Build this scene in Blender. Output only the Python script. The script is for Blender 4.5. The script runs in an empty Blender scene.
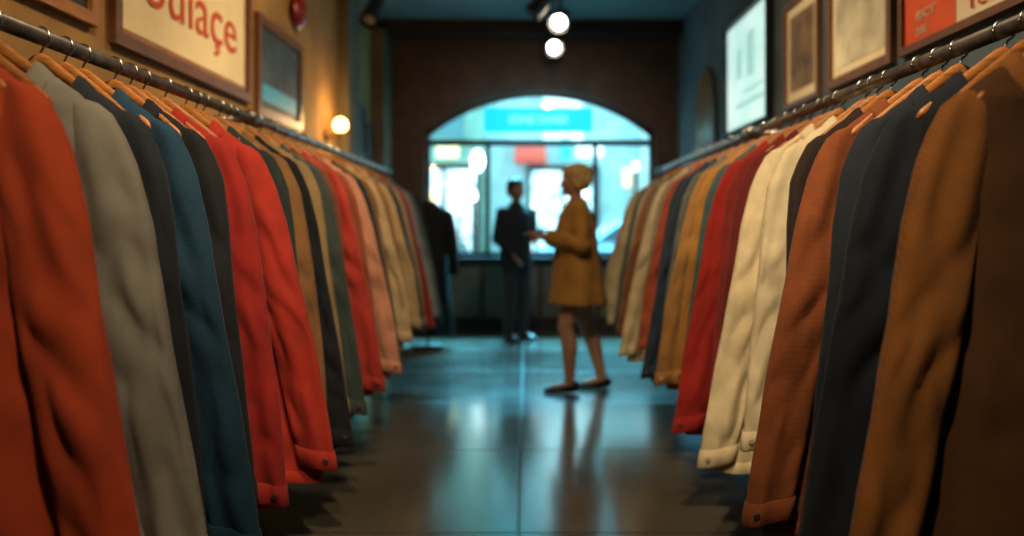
import bpy, bmesh, math, random
from mathutils import Vector, Matrix, noise
random.seed(7)
S = bpy.context.scene
COL = S.collection

# ------------------------------------------------------------------ helpers
def lin(h):
    h = h.lstrip('#'); o = []
    for i in (0, 2, 4):
        c = int(h[i:i+2], 16)/255
        o.append(c/12.92 if c <= 0.04045 else ((c+0.055)/1.055)**2.4)
    return (o[0], o[1], o[2], 1)

def newmat(name):
    m = bpy.data.materials.new(name); m.use_nodes = True
    nt = m.node_tree; b = nt.nodes['Principled BSDF']
    return m, nt, b

def surf(name, col, rough=0.6, metal=0.0, var=0.15, scale=8.0, bump=0.0, bscale=60.0, spec=0.5, stretch=None):
    m, nt, b = newmat(name)
    c = lin(col) if isinstance(col, str) else col
    tc = nt.nodes.new('ShaderNodeTexCoord'); mp = nt.nodes.new('ShaderNodeMapping')
    nt.links.new(tc.outputs['Object'], mp.inputs[0])
    if stretch: mp.inputs['Scale'].default_value = stretch
    n = nt.nodes.new('ShaderNodeTexNoise'); n.inputs['Scale'].default_value = scale; n.inputs['Detail'].default_value = 4
    nt.links.new(mp.outputs[0], n.inputs['Vector'])
    r = nt.nodes.new('ShaderNodeValToRGB')
    r.color_ramp.elements[0].color = (c[0]*(1-var), c[1]*(1-var), c[2]*(1-var), 1)
    r.color_ramp.elements[1].color = (min(1, c[0]*(1+var)), min(1, c[1]*(1+var)), min(1, c[2]*(1+var)), 1)
    r.color_ramp.elements[0].position = .3; r.color_ramp.elements[1].position = .7
    nt.links.new(n.outputs['Fac'], r.inputs[0]); nt.links.new(r.outputs[0], b.inputs['Base Color'])
    b.inputs['Roughness'].default_value = rough; b.inputs['Metallic'].default_value = metal
    b.inputs['Specular IOR Level'].default_value = spec
    if bump:
        n2 = nt.nodes.new('ShaderNodeTexNoise'); n2.inputs['Scale'].default_value = bscale; n2.inputs['Detail'].default_value = 3
        nt.links.new(mp.outputs[0], n2.inputs['Vector'])
        bp = nt.nodes.new('ShaderNodeBump'); bp.inputs['Strength'].default_value = bump; bp.inputs['Distance'].default_value = 0.01
        nt.links.new(n2.outputs['Fac'], bp.inputs['Height']); nt.links.new(bp.outputs[0], b.inputs['Normal'])
    return m

def emis(name, col, strength, col2=None, scale=3.0, pos=(.4, .6)):
    m, nt, b = newmat(name)
    c = lin(col); b.inputs['Base Color'].default_value = c
    b.inputs['Emission Color'].default_value = c; b.inputs['Emission Strength'].default_value = strength
    if col2:
        tc = nt.nodes.new('ShaderNodeTexCoord')
        n = nt.nodes.new('ShaderNodeTexNoise'); n.inputs['Scale'].default_value = scale
        nt.links.new(tc.outputs['Object'], n.inputs['Vector'])
        r = nt.nodes.new('ShaderNodeValToRGB')
        r.color_ramp.elements[0].color = c; r.color_ramp.elements[1].color = lin(col2)
        r.color_ramp.elements[0].position = pos[0]; r.color_ramp.elements[1].position = pos[1]
        nt.links.new(n.outputs['Fac'], r.inputs[0]); nt.links.new(r.outputs[0], b.inputs['Emission Color'])
    return m

_cl = {}
def cloth(col, kind='twill'):
    k = (col, kind)
    if k in _cl: return _cl[k]
    m, nt, b = newmat('cloth_'+col)
    c = lin(col)
    tc = nt.nodes.new('ShaderNodeTexCoord')
    n = nt.nodes.new('ShaderNodeTexNoise'); n.inputs['Scale'].default_value = 9; n.inputs['Detail'].default_value = 8
    nt.links.new(tc.outputs['Object'], n.inputs['Vector'])
    r = nt.nodes.new('ShaderNodeValToRGB')
    r.color_ramp.elements[0].color = (c[0]*.75, c[1]*.75, c[2]*.75, 1)
    r.color_ramp.elements[1].color = (min(1, c[0]*1.15), min(1, c[1]*1.15), min(1, c[2]*1.15), 1)
    r.color_ramp.elements[0].position = .3; r.color_ramp.elements[1].position = .7
    nt.links.new(n.outputs['Fac'], r.inputs[0])
    w1 = nt.nodes.new('ShaderNodeTexWave'); w1.bands_direction = 'X'; w1.inputs['Scale'].default_value = 60 if kind == 'cord' else 95
    w2 = nt.nodes.new('ShaderNodeTexWave'); w2.bands_direction = 'Z'; w2.inputs['Scale'].default_value = 95
    for w in (w1, w2):
        w.inputs['Distortion'].default_value = 1.2; w.inputs['Detail'].default_value = 2
        nt.links.new(tc.outputs['Object'], w.inputs['Vector'])
    ad = nt.nodes.new('ShaderNodeMath'); ad.operation = 'ADD'
    nt.links.new(w1.outputs['Fac'], ad.inputs[0])
    if kind != 'cord': nt.links.new(w2.outputs['Fac'], ad.inputs[1])
    mr = nt.nodes.new('ShaderNodeMapRange'); mr.inputs[1].default_value = 0; mr.inputs[2].default_value = 2
    mr.inputs[3].default_value = .78; mr.inputs[4].default_value = 1.15
    nt.links.new(ad.outputs[0], mr.inputs[0])
    mul = nt.nodes.new('ShaderNodeVectorMath'); mul.operation = 'SCALE'
    nt.links.new(r.outputs[0], mul.inputs[0]); nt.links.new(mr.outputs[0], mul.inputs['Scale'])
    nt.links.new(mul.outputs[0], b.inputs['Base Color'])
    b.inputs['Roughness'].default_value = .8
    b.inputs['Sheen Weight'].default_value = .06
    b.inputs['Specular IOR Level'].default_value = .3
    bp = nt.nodes.new('ShaderNodeBump'); bp.inputs['Strength'].default_value = .35; bp.inputs['Distance'].default_value = .002
    nt.links.new(ad.outputs[0], bp.inputs['Height'])
    nt.links.new(bp.outputs[0], b.inputs['Normal'])
    _cl[k] = m; return m

def obj(name, me, mat=None, parent=None, loc=(0, 0, 0), smooth=True):
    o = bpy.data.objects.new(name, me); COL.objects.link(o); o.location = loc
    if mat is not None:
        if len(me.materials) == 0: me.materials.append(mat)
    if smooth:
        for p in me.polygons: p.use_smooth = True
    if parent: o.parent = parent
    return o

def empty(name, loc, label=None, cat=None, group=None, rotz=0):
    e = bpy.data.objects.new(name, None); COL.objects.link(e); e.location = loc; e.rotation_euler = (0, 0, rotz)
    e.empty_display_size = .05
    if label: e['label'] = label
    if cat: e['category'] = cat
    if group: e['group'] = group
    return e

def bm2me(bm, name):
    bmesh.ops.recalc_face_normals(bm, faces=bm.faces)
    me = bpy.data.meshes.new(name); bm.to_mesh(me); bm.free(); return me

def addbox(bm, x0, x1, y0, y1, z0, z1):
    r = bmesh.ops.create_cube(bm, size=1)
    for v in r['verts']:
        v.co = Vector(((x0+x1)/2+v.co.x*(x1-x0), (y0+y1)/2+v.co.y*(y1-y0), (z0+z1)/2+v.co.z*(z1-z0)))
    return r['verts']

def boxme(name, *b, bevel=0.0):
    bm = bmesh.new(); addbox(bm, *b)
    if bevel: bmesh.ops.bevel(bm, geom=list(bm.edges), offset=bevel, segments=2, affect='EDGES')
    return bm2me(bm, name)

def tube(bm, pts, radii, ref=(0, 0, 1), seg=14, cap=True):
    pts = [Vector(p) for p in pts]; n = len(pts); rings = []
    circ = not (isinstance(radii, (list, tuple)) and any(isinstance(r, (list, tuple)) for r in radii))
    prev = None
    for i, p in enumerate(pts):
        t = (pts[min(i+1, n-1)]-pts[max(i-1, 0)]).normalized()
        rf = Vector(ref) if (prev is None or not circ) else prev
        A = rf-t*rf.dot(t)
        if A.length < 1e-2:
            rf = Vector((0.3, 1, 0.1)) if abs(t.y) < .8 else Vector((1, .2, .1)); A = rf-t*rf.dot(t)
        A.normalize(); prev = A.copy(); B = t.cross(A)
        r = radii[i] if isinstance(radii, (list, tuple)) else radii
        ra, rb = r if isinstance(r, (list, tuple)) else (r, r)
        rings.append([bm.verts.new(p+A*ra*math.cos(2*math.pi*k/seg)+B*rb*math.sin(2*math.pi*k/seg)) for k in range(seg)])
    for a, b in zip(rings, rings[1:]):
        for k in range(seg):
            bm.faces.new((a[k], a[(k+1) % seg], b[(k+1) % seg], b[k]))
    if cap:
        bm.faces.new(rings[0][::-1]); bm.faces.new(rings[-1])
    return rings

def ell(bm, c, rx, ry, rz, seg=20):
    r = bmesh.ops.create_uvsphere(bm, u_segments=seg, v_segments=seg//2+2, radius=1)
    for v in r['verts']: v.co = Vector((c[0]+v.co.x*rx, c[1]+v.co.y*ry, c[2]+v.co.z*rz))

def cyl(bm, p0, p1, r0, r1=None, seg=20):
    tube(bm, [p0, p1], [r0, r0 if r1 is None else r1], seg=seg)

def remesh(bm, name, vox, smooth=3):
    me = bm2me(bm, name); t = bpy.data.objects.new('tmp', me); COL.objects.link(t)
    m = t.modifiers.new('r', 'REMESH'); m.mode = 'VOXEL'; m.voxel_size = vox
    s = t.modifiers.new('s', 'SMOOTH'); s.factor = .5; s.iterations = smooth
    dg = bpy.context.evaluated_depsgraph_get(); dg.update()
    out = bpy.data.meshes.new_from_object(t.evaluated_get(dg)); out.name = name
    bpy.data.objects.remove(t); return out

def textme(txt, size, ext=.002, offset=0.0):
    cu = bpy.data.curves.new('t', 'FONT'); cu.body = txt; cu.size = size; cu.extrude = ext; cu.offset = offset
    cu.align_x = 'CENTER'; cu.align_y = 'CENTER'
    t = bpy.data.objects.new('tmp', cu); COL.objects.link(t)
    dg = bpy.context.evaluated_depsgraph_get(); dg.update()
    me = bpy.data.meshes.new_from_object(t.evaluated_get(dg)); bpy.data.objects.remove(t); return me

def structure(o): o['kind'] = 'structure'; return o

# ------------------------------------------------------------------ dims
XL, XR = -1.72, 1.80
YB, YF = -1.6, 9.5
ZC = 3.6
RZ = 1.70
RLX, RRX = -1.16, 1.10

# ------------------------------------------------------------------ materials
m_floor, nt, b = newmat('polished_concrete_tiles')
tc = nt.nodes.new('ShaderNodeTexCoord')
br = nt.nodes.new('ShaderNodeTexBrick'); br.offset = 0; br.inputs['Scale'].default_value = 1
br.inputs['Brick Width'].default_value = 1.2; br.inputs['Row Height'].default_value = 1.2
br.inputs['Mortar Size'].default_value = .010; br.inputs['Mortar Smooth'].default_value = .3
br.inputs['Color1'].default_value = (.15, .13, .09, 1); br.inputs['Color2'].default_value = (.13, .115, .08, 1)
br.inputs['Mortar'].default_value = (.025, .023, .02, 1)
mp = nt.nodes.new('ShaderNodeMapping'); mp.inputs['Location'].default_value = (.03+3.6, .35+3.6, 0)
nt.links.new(tc.outputs['Object'], mp.inputs[0]); nt.links.new(mp.outputs[0], br.inputs['Vector'])
n = nt.nodes.new('ShaderNodeTexNoise'); n.inputs['Scale'].default_value = 3.5; n.inputs['Detail'].default_value = 8
nt.links.new(tc.outputs['Object'], n.inputs['Vector'])
mx = nt.nodes.new('ShaderNodeMix'); mx.data_type = 'RGBA'; mx.blend_type = 'MULTIPLY'; mx.inputs[0].default_value = .4
nt.links.new(br.outputs['Color'], mx.inputs[6]); nt.links.new(n.outputs['Fac'], mx.inputs[7]); nt.links.new(mx.outputs[2], b.inputs['Base Color'])
mr = nt.nodes.new('ShaderNodeMapRange'); mr.inputs[3].default_value = .15; mr.inputs[4].default_value = .28
nt.links.new(n.outputs['Fac'], mr.inputs[0])
ra = nt.nodes.new('ShaderNodeMath'); ra.operation = 'MULTIPLY_ADD'; ra.inputs[1].default_value = .4
nt.links.new(br.outputs['Fac'], ra.inputs[0]); nt.links.new(mr.outputs[0], ra.inputs[2]); nt.links.new(ra.outputs[0], b.inputs['Roughness'])
b.inputs['Specular IOR Level'].default_value = 1.0
b.inputs['IOR'].default_value = 1.6
b.inputs['Coat Weight'].default_value = .7; b.inputs['Coat Roughness'].default_value = .14
mo = nt.nodes.new('ShaderNodeMath'); mo.operation = 'MULTIPLY'; mo.inputs[1].default_value = -.6
nt.links.new(br.outputs['Fac'], mo.inputs[0])
bp = nt.nodes.new('ShaderNodeBump'); bp.inputs['Strength'].default_value = .4; bp.inputs['Distance'].default_value = .004
nt.links.new(mo.outputs[0], bp.inputs['Height']); nt.links.new(bp.outputs[0], b.inputs['Normal'])

m_wl = surf('ochre_plaster', '9a743c', .85, var=.25, scale=3, bump=.3, bscale=30)
m_wr = surf('slate_plaster', '4e5c60', .85, var=.2, scale=3, bump=.3, bscale=30)
m_wf = surf('brown_plaster', '553a2c', .8, var=.25, scale=4, bump=.3, bscale=30)
m_pan = surf('grey_brown_panel', '6a5c50', .7, var=.2, scale=4)
m_ceil = surf('dark_ceiling', '5c6664', .7, var=.2, scale=2, bump=.2, bscale=20)
m_pil = surf('olive_plaster', '625a44', .85, var=.2, scale=4)
m_dark = surf('dark_wood', '2e1c13', .5, var=.3, scale=6, stretch=(1, 1, 12))
m_rail = surf('worn_grey_steel', '857f78', .32, metal=.85, var=.35, scale=25)
m_steel = surf('polished_steel', 'b0aca6', .25, metal=1, var=.1)
m_wood = surf('honey_beech_wood', 'a86c34', .42, var=.35, scale=5, stretch=(2, 14, 14))
m_framew = surf('walnut_frame', '6e4420', .45, var=.3, scale=8, stretch=(8, 1, 8))
m_goldf = surf('amber_oak_frame', 'a86c2e', .4, var=.25, scale=8, stretch=(8, 1, 8))
m_cream = surf('cream_paper', 'f0dcae', .8, var=.06, scale=4)
m_red = surf('red_ink', 'cc5026', .8, var=.1)
m_black = surf('black_paint', '141416', .5, var=.1)
m_button = surf('horn_button', '3a2a1c', .35, var=.2, scale=40)
m_bpale = surf('pale_button', 'b09a72', .35, var=.1, scale=40)

# ------------------------------------------------------------------ room shell
fl = structure(obj('floor', boxme('floor', XL-.2, XR+.2, YB-.2, YF+.25, -.1, 0), m_floor, smooth=False))
structure(obj('ceiling', boxme('ceiling', XL-.2, XR+.2, YB-.2, YF+.25, ZC, ZC+.1), m_ceil, smooth=False))
structure(obj('wall_left', boxme('wl', XL-.2, XL, YB, YF, 0, ZC), m_wl, smooth=False))
structure(obj('wall_right', boxme('wr', XR, XR+.2, YB, YF, 0, ZC), m_wr, smooth=False))
structure(obj('wall_rear', boxme('wb', XL-.2, XR+.2, YB-.2, YB, 0, ZC), m_wf, smooth=False))
CX, HW, SP, RISE, SILL = .165, 1.365, 2.38, .47, .87
R = (HW*HW+RISE*RISE)/(2*RISE)
def archz(x): return SP+RISE-R+math.sqrt(max(0, R*R-(x-CX)**2))
bm = bmesh.new()
def extr(bm, poly, y0, y1):
    a = [bm.verts.new((x, y0, z)) for x, z in poly]; c = [bm.verts.new((x, y1, z)) for x, z in poly]
    bm.faces.new(a); bm.faces.new(c[::-1])
    for i in range(len(poly)):
        j = (i+1) % len(poly); bm.faces.new((a[i], c[i], c[j], a[j]))
x0, x1 = CX-HW, CX+HW
N = 28
arch = [(x0+(x1-x0)*i/N, archz(x0+(x1-x0)*i/N)) for i in range(N+1)]
extr(bm, [(XL-.2, 0), (x0, 0), (x0, ZC), (XL-.2, ZC)], YF, YF+.25)
extr(bm, [(x1, 0), (XR+.2, 0), (XR+.2, ZC), (x1, ZC)], YF, YF+.25)
extr(bm, [(x0, 0), (x1, 0), (x1, SILL), (x0, SILL)], YF, YF+.25)
for a, c in zip(arch, arch[1:]):
    extr(bm, [a, c, (c[0], ZC), (a[0], ZC)], YF, YF+.25)
structure(obj('wall_front', bm2me(bm, 'wf'), m_wf, smooth=False))
wr = empty('window_1', (CX, YF+.12, SILL)); structure(wr)
def towin(me): me.transform(Matrix.Translation(-Vector((CX, YF+.12, SILL)))); return me
bm = bmesh.new()
inn = [(CX+(x-CX)*.965, SP+(z-SP) - .06) for x, z in arch]
for (a, c), (d, e) in zip(zip(arch, arch[1:]), zip(inn, inn[1:])):
    extr(bm, [a, c, e, d], YF+.08, YF+.16)
for xx in (x0+.025, -.46, .83, x1-.025):
    zt = archz(xx) if xx in (x0+.025, x1-.025) else 2.25
    addbox(bm, xx-.028, xx+.028, YF+.08, YF+.16, SILL, zt)
addbox(bm, x0, x1, YF+.07, YF+.17, 2.2, 2.27)
addbox(bm, x0, x1, YF+.08, YF+.16, SILL, SILL+.06)
structure(obj('window_frame', towin(bm2me(bm, 'wfr')), m_dark, wr, smooth=False))
m_glass, nt, b = newmat('window_glass')
nt.nodes.remove(b); out = nt.nodes['Material Output']
tr = nt.nodes.new('ShaderNodeBsdfTransparent'); gl = nt.nodes.new('ShaderNodeBsdfGlossy'); gl.inputs['Roughness'].default_value = .05
tr.inputs[0].default_value = (.95, .99, .99, 1)
ms = nt.nodes.new('ShaderNodeMixShader'); ms.inputs[0].default_value = .05
nt.links.new(tr.outputs[0], ms.inputs[1]); nt.links.new(gl.outputs[0], ms.inputs[2]); nt.links.new(ms.outputs[0], out.inputs[0])
bm = bmesh.new(); vs = [bm.verts.new((x, YF+.12, z)) for x, z in [(x0, SILL)]+arch+[(x1, SILL)]]; bm.faces.new(vs)
structure(obj('window_pane', towin(bm2me(bm, 'gl')), m_glass, wr, smooth=False))
structure(obj('trim_1', boxme('sill', x0-.08, x1+.08, YF-.1, YF+.08, SILL-.05, SILL, bevel=.008), m_dark, smooth=False))
bm = bmesh.new()
for i in range(4):
    a = x0+i*(x1-x0)/4+.03; c = x0+(i+1)*(x1-x0)/4-.03
    addbox(bm, a, c, YF-.025, YF+.01, .16, SILL-.1)
structure(obj('trim_2', bm2me(bm, 'pan'), m_pan, smooth=False))
structure(obj('baseboard_front', boxme('bf', XL, XR, YF-.025, YF, 0, .13), m_dark, smooth=False))
structure(obj('baseboard_left', boxme('bl', XL, XL+.02, YB, YF-.03, 0, .13), m_dark, smooth=False))
structure(obj('baseboard_right', boxme('brr', XR-.02, XR, YB, YF-.03, 0, .13), m_dark, smooth=False))
structure(obj('trim_3', boxme('beam', XL, XR, YF-.35, YF-.03, ZC-.16, ZC), m_dark, smooth=False))
structure(obj('wall_left_pilaster', boxme('pil', XL, XL+.1, 7.3, 7.75, 0, ZC), m_pil, smooth=False))
structure(obj('wall_left_pilaster_end', boxme('pil', XL, XL+.14, 8.9, YF, 0, ZC-.16), m_pil, smooth=False))

# ------------------------------------------------------------------ rails
def rail(x, sgn, y0, y1, ys, label):
    e = empty('clothes_rail', (x, (y0+y1)/2, RZ), label, 'clothes rail', 'wall mounted clothes rails')
    def loc(me): me.transform(Matrix.Translation(-e.location)); return me
    bm = bmesh.new(); cyl(bm, (x, y0, RZ), (x, y1, RZ), .020, seg=24)
    obj('rail_tube', loc(bm2me(bm, 'rt')), m_rail, e)
    wx = XL if sgn < 0 else XR
    for y in ys:
        bm = bmesh.new()
        cyl(bm, (x, y-.05, RZ), (x, y+.05, RZ), .028, seg=24); cyl(bm, (x, y-.055, RZ), (x, y-.04, RZ), .032, seg=24); cyl(bm, (x, y+.04, RZ), (x, y+.055, RZ), .032, seg=24)
        obj('pipe_coupling', loc(bm2me(bm, 'pc')), m_rail, e)
        bm = bmesh.new()
        tube(bm, [(x, y, RZ), (wx, y, RZ)], .016, ref=(0, 1, 0))
        cyl(bm, (wx-sgn*.012, y, RZ), (wx, y, RZ), .05)
        obj('wall_bracket', loc(bm2me(bm, 'wb')), m_rail, e)
rail(RLX, -1, .9, 6.75, (3.4, 6.7), 'long worn steel pipe rail fixed to the ochre wall')
rail(RRX, 1, .9, 6.6, (3.93, 6.55), 'long worn steel pipe rail fixed to the slate wall')

# ------------------------------------------------------------------ hanger
def hanger_meshes():
    bm = bmesh.new(); pts = []; rad = []
    for i in range(29):
        u = -1+2*i/28; a = abs(u)
        z = 1.640-.144*(a**1.2)+.008*math.exp(-(u*6)**2)
        y = -.018*a*a
        pts.append((u*.200, y, z)); rad.append((.0145-.005*a, .0050+.003*a))
    rad[0] = rad[-1] = (.004, .005)
    tube(bm, pts, rad, ref=(0, 0, 1), seg=12)
    wood = bm2me(bm, 'hanger_wood')
    bm = bmesh.new(); r = .0245
    pts = [(0, 0, 1.63), (0, 0, 1.658)]
    for i in range(13):
        a = math.radians(-70+i*21)
        pts.append((r*math.cos(a), 0, 1.6975+r*math.sin(a)))
    tube(bm, pts, .0030, ref=(0, 1, 0), seg=8)
    ell(bm, pts[-1], .0045, .0045, .0045, 8)
    hook = bm2me(bm, 'hanger_hook')
    bm = bmesh.new(); cyl(bm, (-.17, -.008, 1.512), (.17, -.008, 1.512), .005, seg=10)
    bar = bm2me(bm, 'hanger_bar')
    for me in (wood, hook, bar):
        me.transform(Matrix.Translation((0, 0, -RZ)))
        for p in me.polygons: p.use_smooth = True
    return wood, hook, bar
HW_, HH_, HB_ = hanger_meshes()
for me, m in ((HW_, m_wood), (HH_, m_steel), (HB_, m_wood)): me.materials.append(m)

bm = bmesh.new(); tube(bm, [(0, 0, 0), (0, -.003, 0), (0, -.0045, 0)], [.0095, .0095, .007], ref=(1, 0, 0), seg=14)
BTN = bm2me(bm, 'button'); BTN2 = BTN.copy(); BTN.materials.append(m_button); BTN2.materials.append(m_bpale)

# ------------------------------------------------------------------ coat
def interp(tab, z):
    if z >= tab[0][0]: return tab[0][1:]
    for a, c in zip(tab, tab[1:]):
        if z >= c[0]:
            f = (a[0]-z)/(a[0]-c[0]); return tuple(a[i]*(1-f)+c[i]*f for i in range(1, len(a)))
    return tab[-1][1:]
def nz(x, y, z): return noise.noise(Vector((x, y, z)))
def ridge(x, y, z): return .5-abs(noise.noise(Vector((x, y, z))))*2.4

def coat(cx, y, s, col, reach, hem, name, label, kind='twill', pale=False, group='', wall_reach=.38, bodycol=None):
    sd = random.random()*100
    cz = hem+.03+random.uniform(-.01, .03)
    yaw = math.radians(random.uniform(-6, 6))
    root = empty(name, (cx, y, hem), label, 'coat' if 'coat' in name else 'jacket' if 'jacket' in name else 'shirt', group, yaw)
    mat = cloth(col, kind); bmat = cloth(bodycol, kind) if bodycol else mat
    def fz(v): return v-hem
    hwid = max(.26, reach+.005)
    prof = [(1.592, .090, .022), (1.583, .114, .03), (1.566, .146, .037), (1.541, .182, .038), (1.518, .208, .036), (1.495, .226, .033), (1.45, .234, .034), (1.36, .238, .036), (hem, hwid, .042)]
    fr = random.uniform(13, 20); ph = random.random()*6
    def fold(u, z):
        t = max(0, min(1, (1.47-z)/(1.47-hem)))
        pl = math.sin(u*fr*(1.25-.25*t)+ph+1.0*nz(u*2, z*1.2, sd))
        pl = math.copysign(abs(pl)**.6, pl)
        return (.003+.014*t)*pl+.016*t*nz(u*4, z*1.4, sd)+.008*ridge(u*7+z*4, z*5-u*5, sd+9)*min(1, t*6)
    def vfront(u, z):
        w, th = interp(prof, z); c = min(1, abs(u)/w)**(1/.7); sn = math.sqrt(max(0, 1-c*c))
        return -th*sn**.8+fold(u, z)
    zs = [1.592, 1.583, 1.566, 1.541, 1.518, 1.495, 1.45]
    k = 40; zs += [1.45+(hem-1.45)*i/k for i in range(1, k+1)]
    bm = bmesh.new(); rings = []; SEG = 88
    def ring(z, dw=0, zo=0):
        w, th = interp(prof, z); w += dw; th += dw; r = []
        t = max(0, min(1, (1.45-z)/(1.45-hem)))
        for q in range(SEG):
            a = 2*math.pi*q/SEG; c, sn = math.cos(a), math.sin(a)
            u = w*math.copysign(abs(c)**.7, c); v = th*math.copysign(abs(sn)**.8, sn)
            zz = z+zo
            neck = max(0, (z-1.49)/.1)
            zz -= (.08 if sn < 0 else .02)*neck*abs(sn)**1.5
            if t > .95: zz += .014*nz(u*5, sd, 3)
            sc = 1+.03*t*nz(z*3, sd, 1 if c > 0 else 5)
            r.append(bm.verts.new((u*sc*s, v+fold(u, z), fz(zz))))
        return r
    for z in zs: rings.append(ring(z))
    rings.append(ring(hem, -.006, .002)); rings.append(ring(hem, -.012, .04))
    for a, c in zip(rings, rings[1:]):
        for q in range(SEG): bm.faces.new((a[q], a[(q+1) % SEG], c[(q+1) % SEG], c[q]))
    bm.faces.new(rings[-1])
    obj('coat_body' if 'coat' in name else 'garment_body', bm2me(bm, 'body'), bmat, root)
    bm = bmesh.new(); rr = [ring(hem+.038, .0), ring(hem+.036, .003), ring(hem+.004, .003), ring(hem, .001, -.001)]
    for a, c in zip(rr, rr[1:]):
        for q in range(SEG): bm.faces.new((a[q], a[(q+1) % SEG], c[(q+1) % SEG], c[q]))
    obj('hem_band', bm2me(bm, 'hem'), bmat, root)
    def sleeve(sg, rch, zend):
        bow = random.uniform(-.010, .010); slant = random.uniform(-.015, .015); el = .40+random.uniform(-.05, .05)
        tab = [(1.526, .184, .012, .010), (1.516, .197, .030, .020), (1.492, .210, .046, .027), (1.44, .222, .062, .032), (1.38, .236, .074, .034), (1.25, .236+(rch-.236)*.16, .079, .034), (zend+.35, .236+(rch-.236)*.68, .070, .031), (zend, rch, .063, .029)]
        SG = 48
        def sring(z, d=0, zo=0):
            u0, ru, rv = interp(tab, z); r = []
            g = max(0, min(1, (1.44-z)/(1.44-zend)))
            for q in range(SG):
                a = 2*math.pi*q/SG; c, sn = math.cos(a), math.sin(a)
                du = (ru+d)*math.copysign(abs(c)**.85, c); dv = (rv+d)*math.copysign(abs(sn)**.8, sn)
                side = 1 if sn < 0 else -1
                e = abs(sn)**.6
                cr = .010*ridge(du*14+z*4, z*4.2-du*9+sg*3, sd+20+side)*min(1, g*5)
                cr += .007*(1-2*abs(math.sin(z*15+du*24*side+sd)))*math.exp(-((g-el)/.12)**2)
                cr += .006*math.sin((du+.02)*70+z*5+sd)*math.exp(-((g-.1)/.14)**2)
                cr += .007*math.sin((du+.01)*70+z*3+sd)*math.exp(-((g-.8)/.25)**2)
                eb = bow*math.sin(g*math.pi)
                ew = .006*nz(z*5, sd, c)*g
                r.append(bm_.verts.new(((u0+du+eb+ew*(1 if c > 0 else -1))*s*sg, dv+cr*e*(1 if sn < 0 else -.6)-.026*min(1, g*3)+slant*g*g+.008*nz(z*1.8, sd, sg*7), fz(z+zo-(.014*c*g if z < zend+.1 else 0)))))
            return r
        bm_ = bmesh.new(); zz = [1.526, 1.516, 1.504, 1.492, 1.465, 1.44]+[1.44+(zend-1.44)*i/60 for i in range(1, 61)]
        rings = [sring(z) for z in zz]+[sring(zend, -.006, .001), sring(zend, -.01, .04)]
        for a, c in zip(rings, rings[1:]):
            for q in range(SG): bm_.faces.new((a[q], a[(q+1) % SG], c[(q+1) % SG], c[q]))
        bm_.faces.new(rings[0][::-1]); bm_.faces.new(rings[-1])
        obj('sleeve', bm2me(bm_, 'slv'), mat, root)
        bm_ = bmesh.new(); rings = [sring(zend+.062, -.001), sring(zend+.06, .0035), sring(zend+.03, .004), sring(zend+.002, .0035), sring(zend, -.002, -.003)]
        for a, c in zip(rings, rings[1:]):
            for q in range(SG): bm_.faces.new((a[q], a[(q+1) % SG], c[(q+1) % SG], c[q]))
        obj('cuff', bm2me(bm_, 'cuf'), mat, root)
        if sg > 0 and y < 4.5:
            bm_ = bmesh.new(); rv_ = sring(zend+.03, .0045)
            q = SG-8
            p = rv_[q].co.copy(); bm_.free()
            obj('button', BTN2 if pale else BTN, None, root, p+Vector((0, -.001, 0)), False)
    sleeve(1, reach, cz)
    sleeve(-1, wall_reach, cz+.02)
    bm = bmesh.new(); rings = []
    for (z, w, th) in [(1.590, .088, .02), (1.602, .09, .026), (1.607, .097, .036), (1.598, .112, .046), (1.580, .130, .052), (1.568, .140, .054), (1.566, .136, .05)]:
        rr = []
        for q in range(36):
            a = 2*math.pi*q/36; c, sn = math.cos(a), math.sin(a)
            drop = (.084 if sn < 0 else .018)*abs(sn)**1.5+(.025*max(0, -sn)**4 if z < 1.58 else 0)
            rr.append(bm.verts.new((s*w*math.copysign(abs(c)**.8, c), th*sn, fz(z-drop))))
        rings.append(rr)
    for a, c in zip(rings, rings[1:]):
        for q in range(36): bm.faces.new((a[q], a[(q+1) % 36], c[(q+1) % 36], c[q]))
    obj('collar', bm2me(bm, 'col'), mat, root)
    if y < 4.5:
        bm = bmesh.new(); prev = None
        for i in range(34):
            z = 1.48+(hem+.01-1.48)*i/33
            row = [bm.verts.new((s*u, vfront(u, z)-(.005 if abs(u) < .022 else .0)-.001, fz(z))) for u in (-.026, -.021, 0, .021, .026)]
            if prev:
                for q in range(4): bm.faces.new((prev[q], prev[q+1], row[q+1], row[q]))
            prev = row
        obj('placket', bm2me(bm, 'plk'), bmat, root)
        for i in range(5):
            z = 1.38-i*(1.38-hem-.15)/4.5
            obj('button', BTN2 if pale else BTN, None, root, (0, vfront(0, z)-.006, fz(z)), False)
    hanger(cx, y, yaw, group.replace('garments', 'hangers'))
def hanger(cx, y, yaw, group, label='honey-coloured wooden hanger with steel hook on the rail'):
    h = empty('coat_hanger', (cx, y, RZ), label, 'hanger', group, yaw)
    for nm, me in (('hanger_arms', HW_), ('hook', HH_), ('trouser_bar', HB_)):
        o = bpy.data.objects.new(nm, me); COL.objects.link(o); o.parent = h

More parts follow.
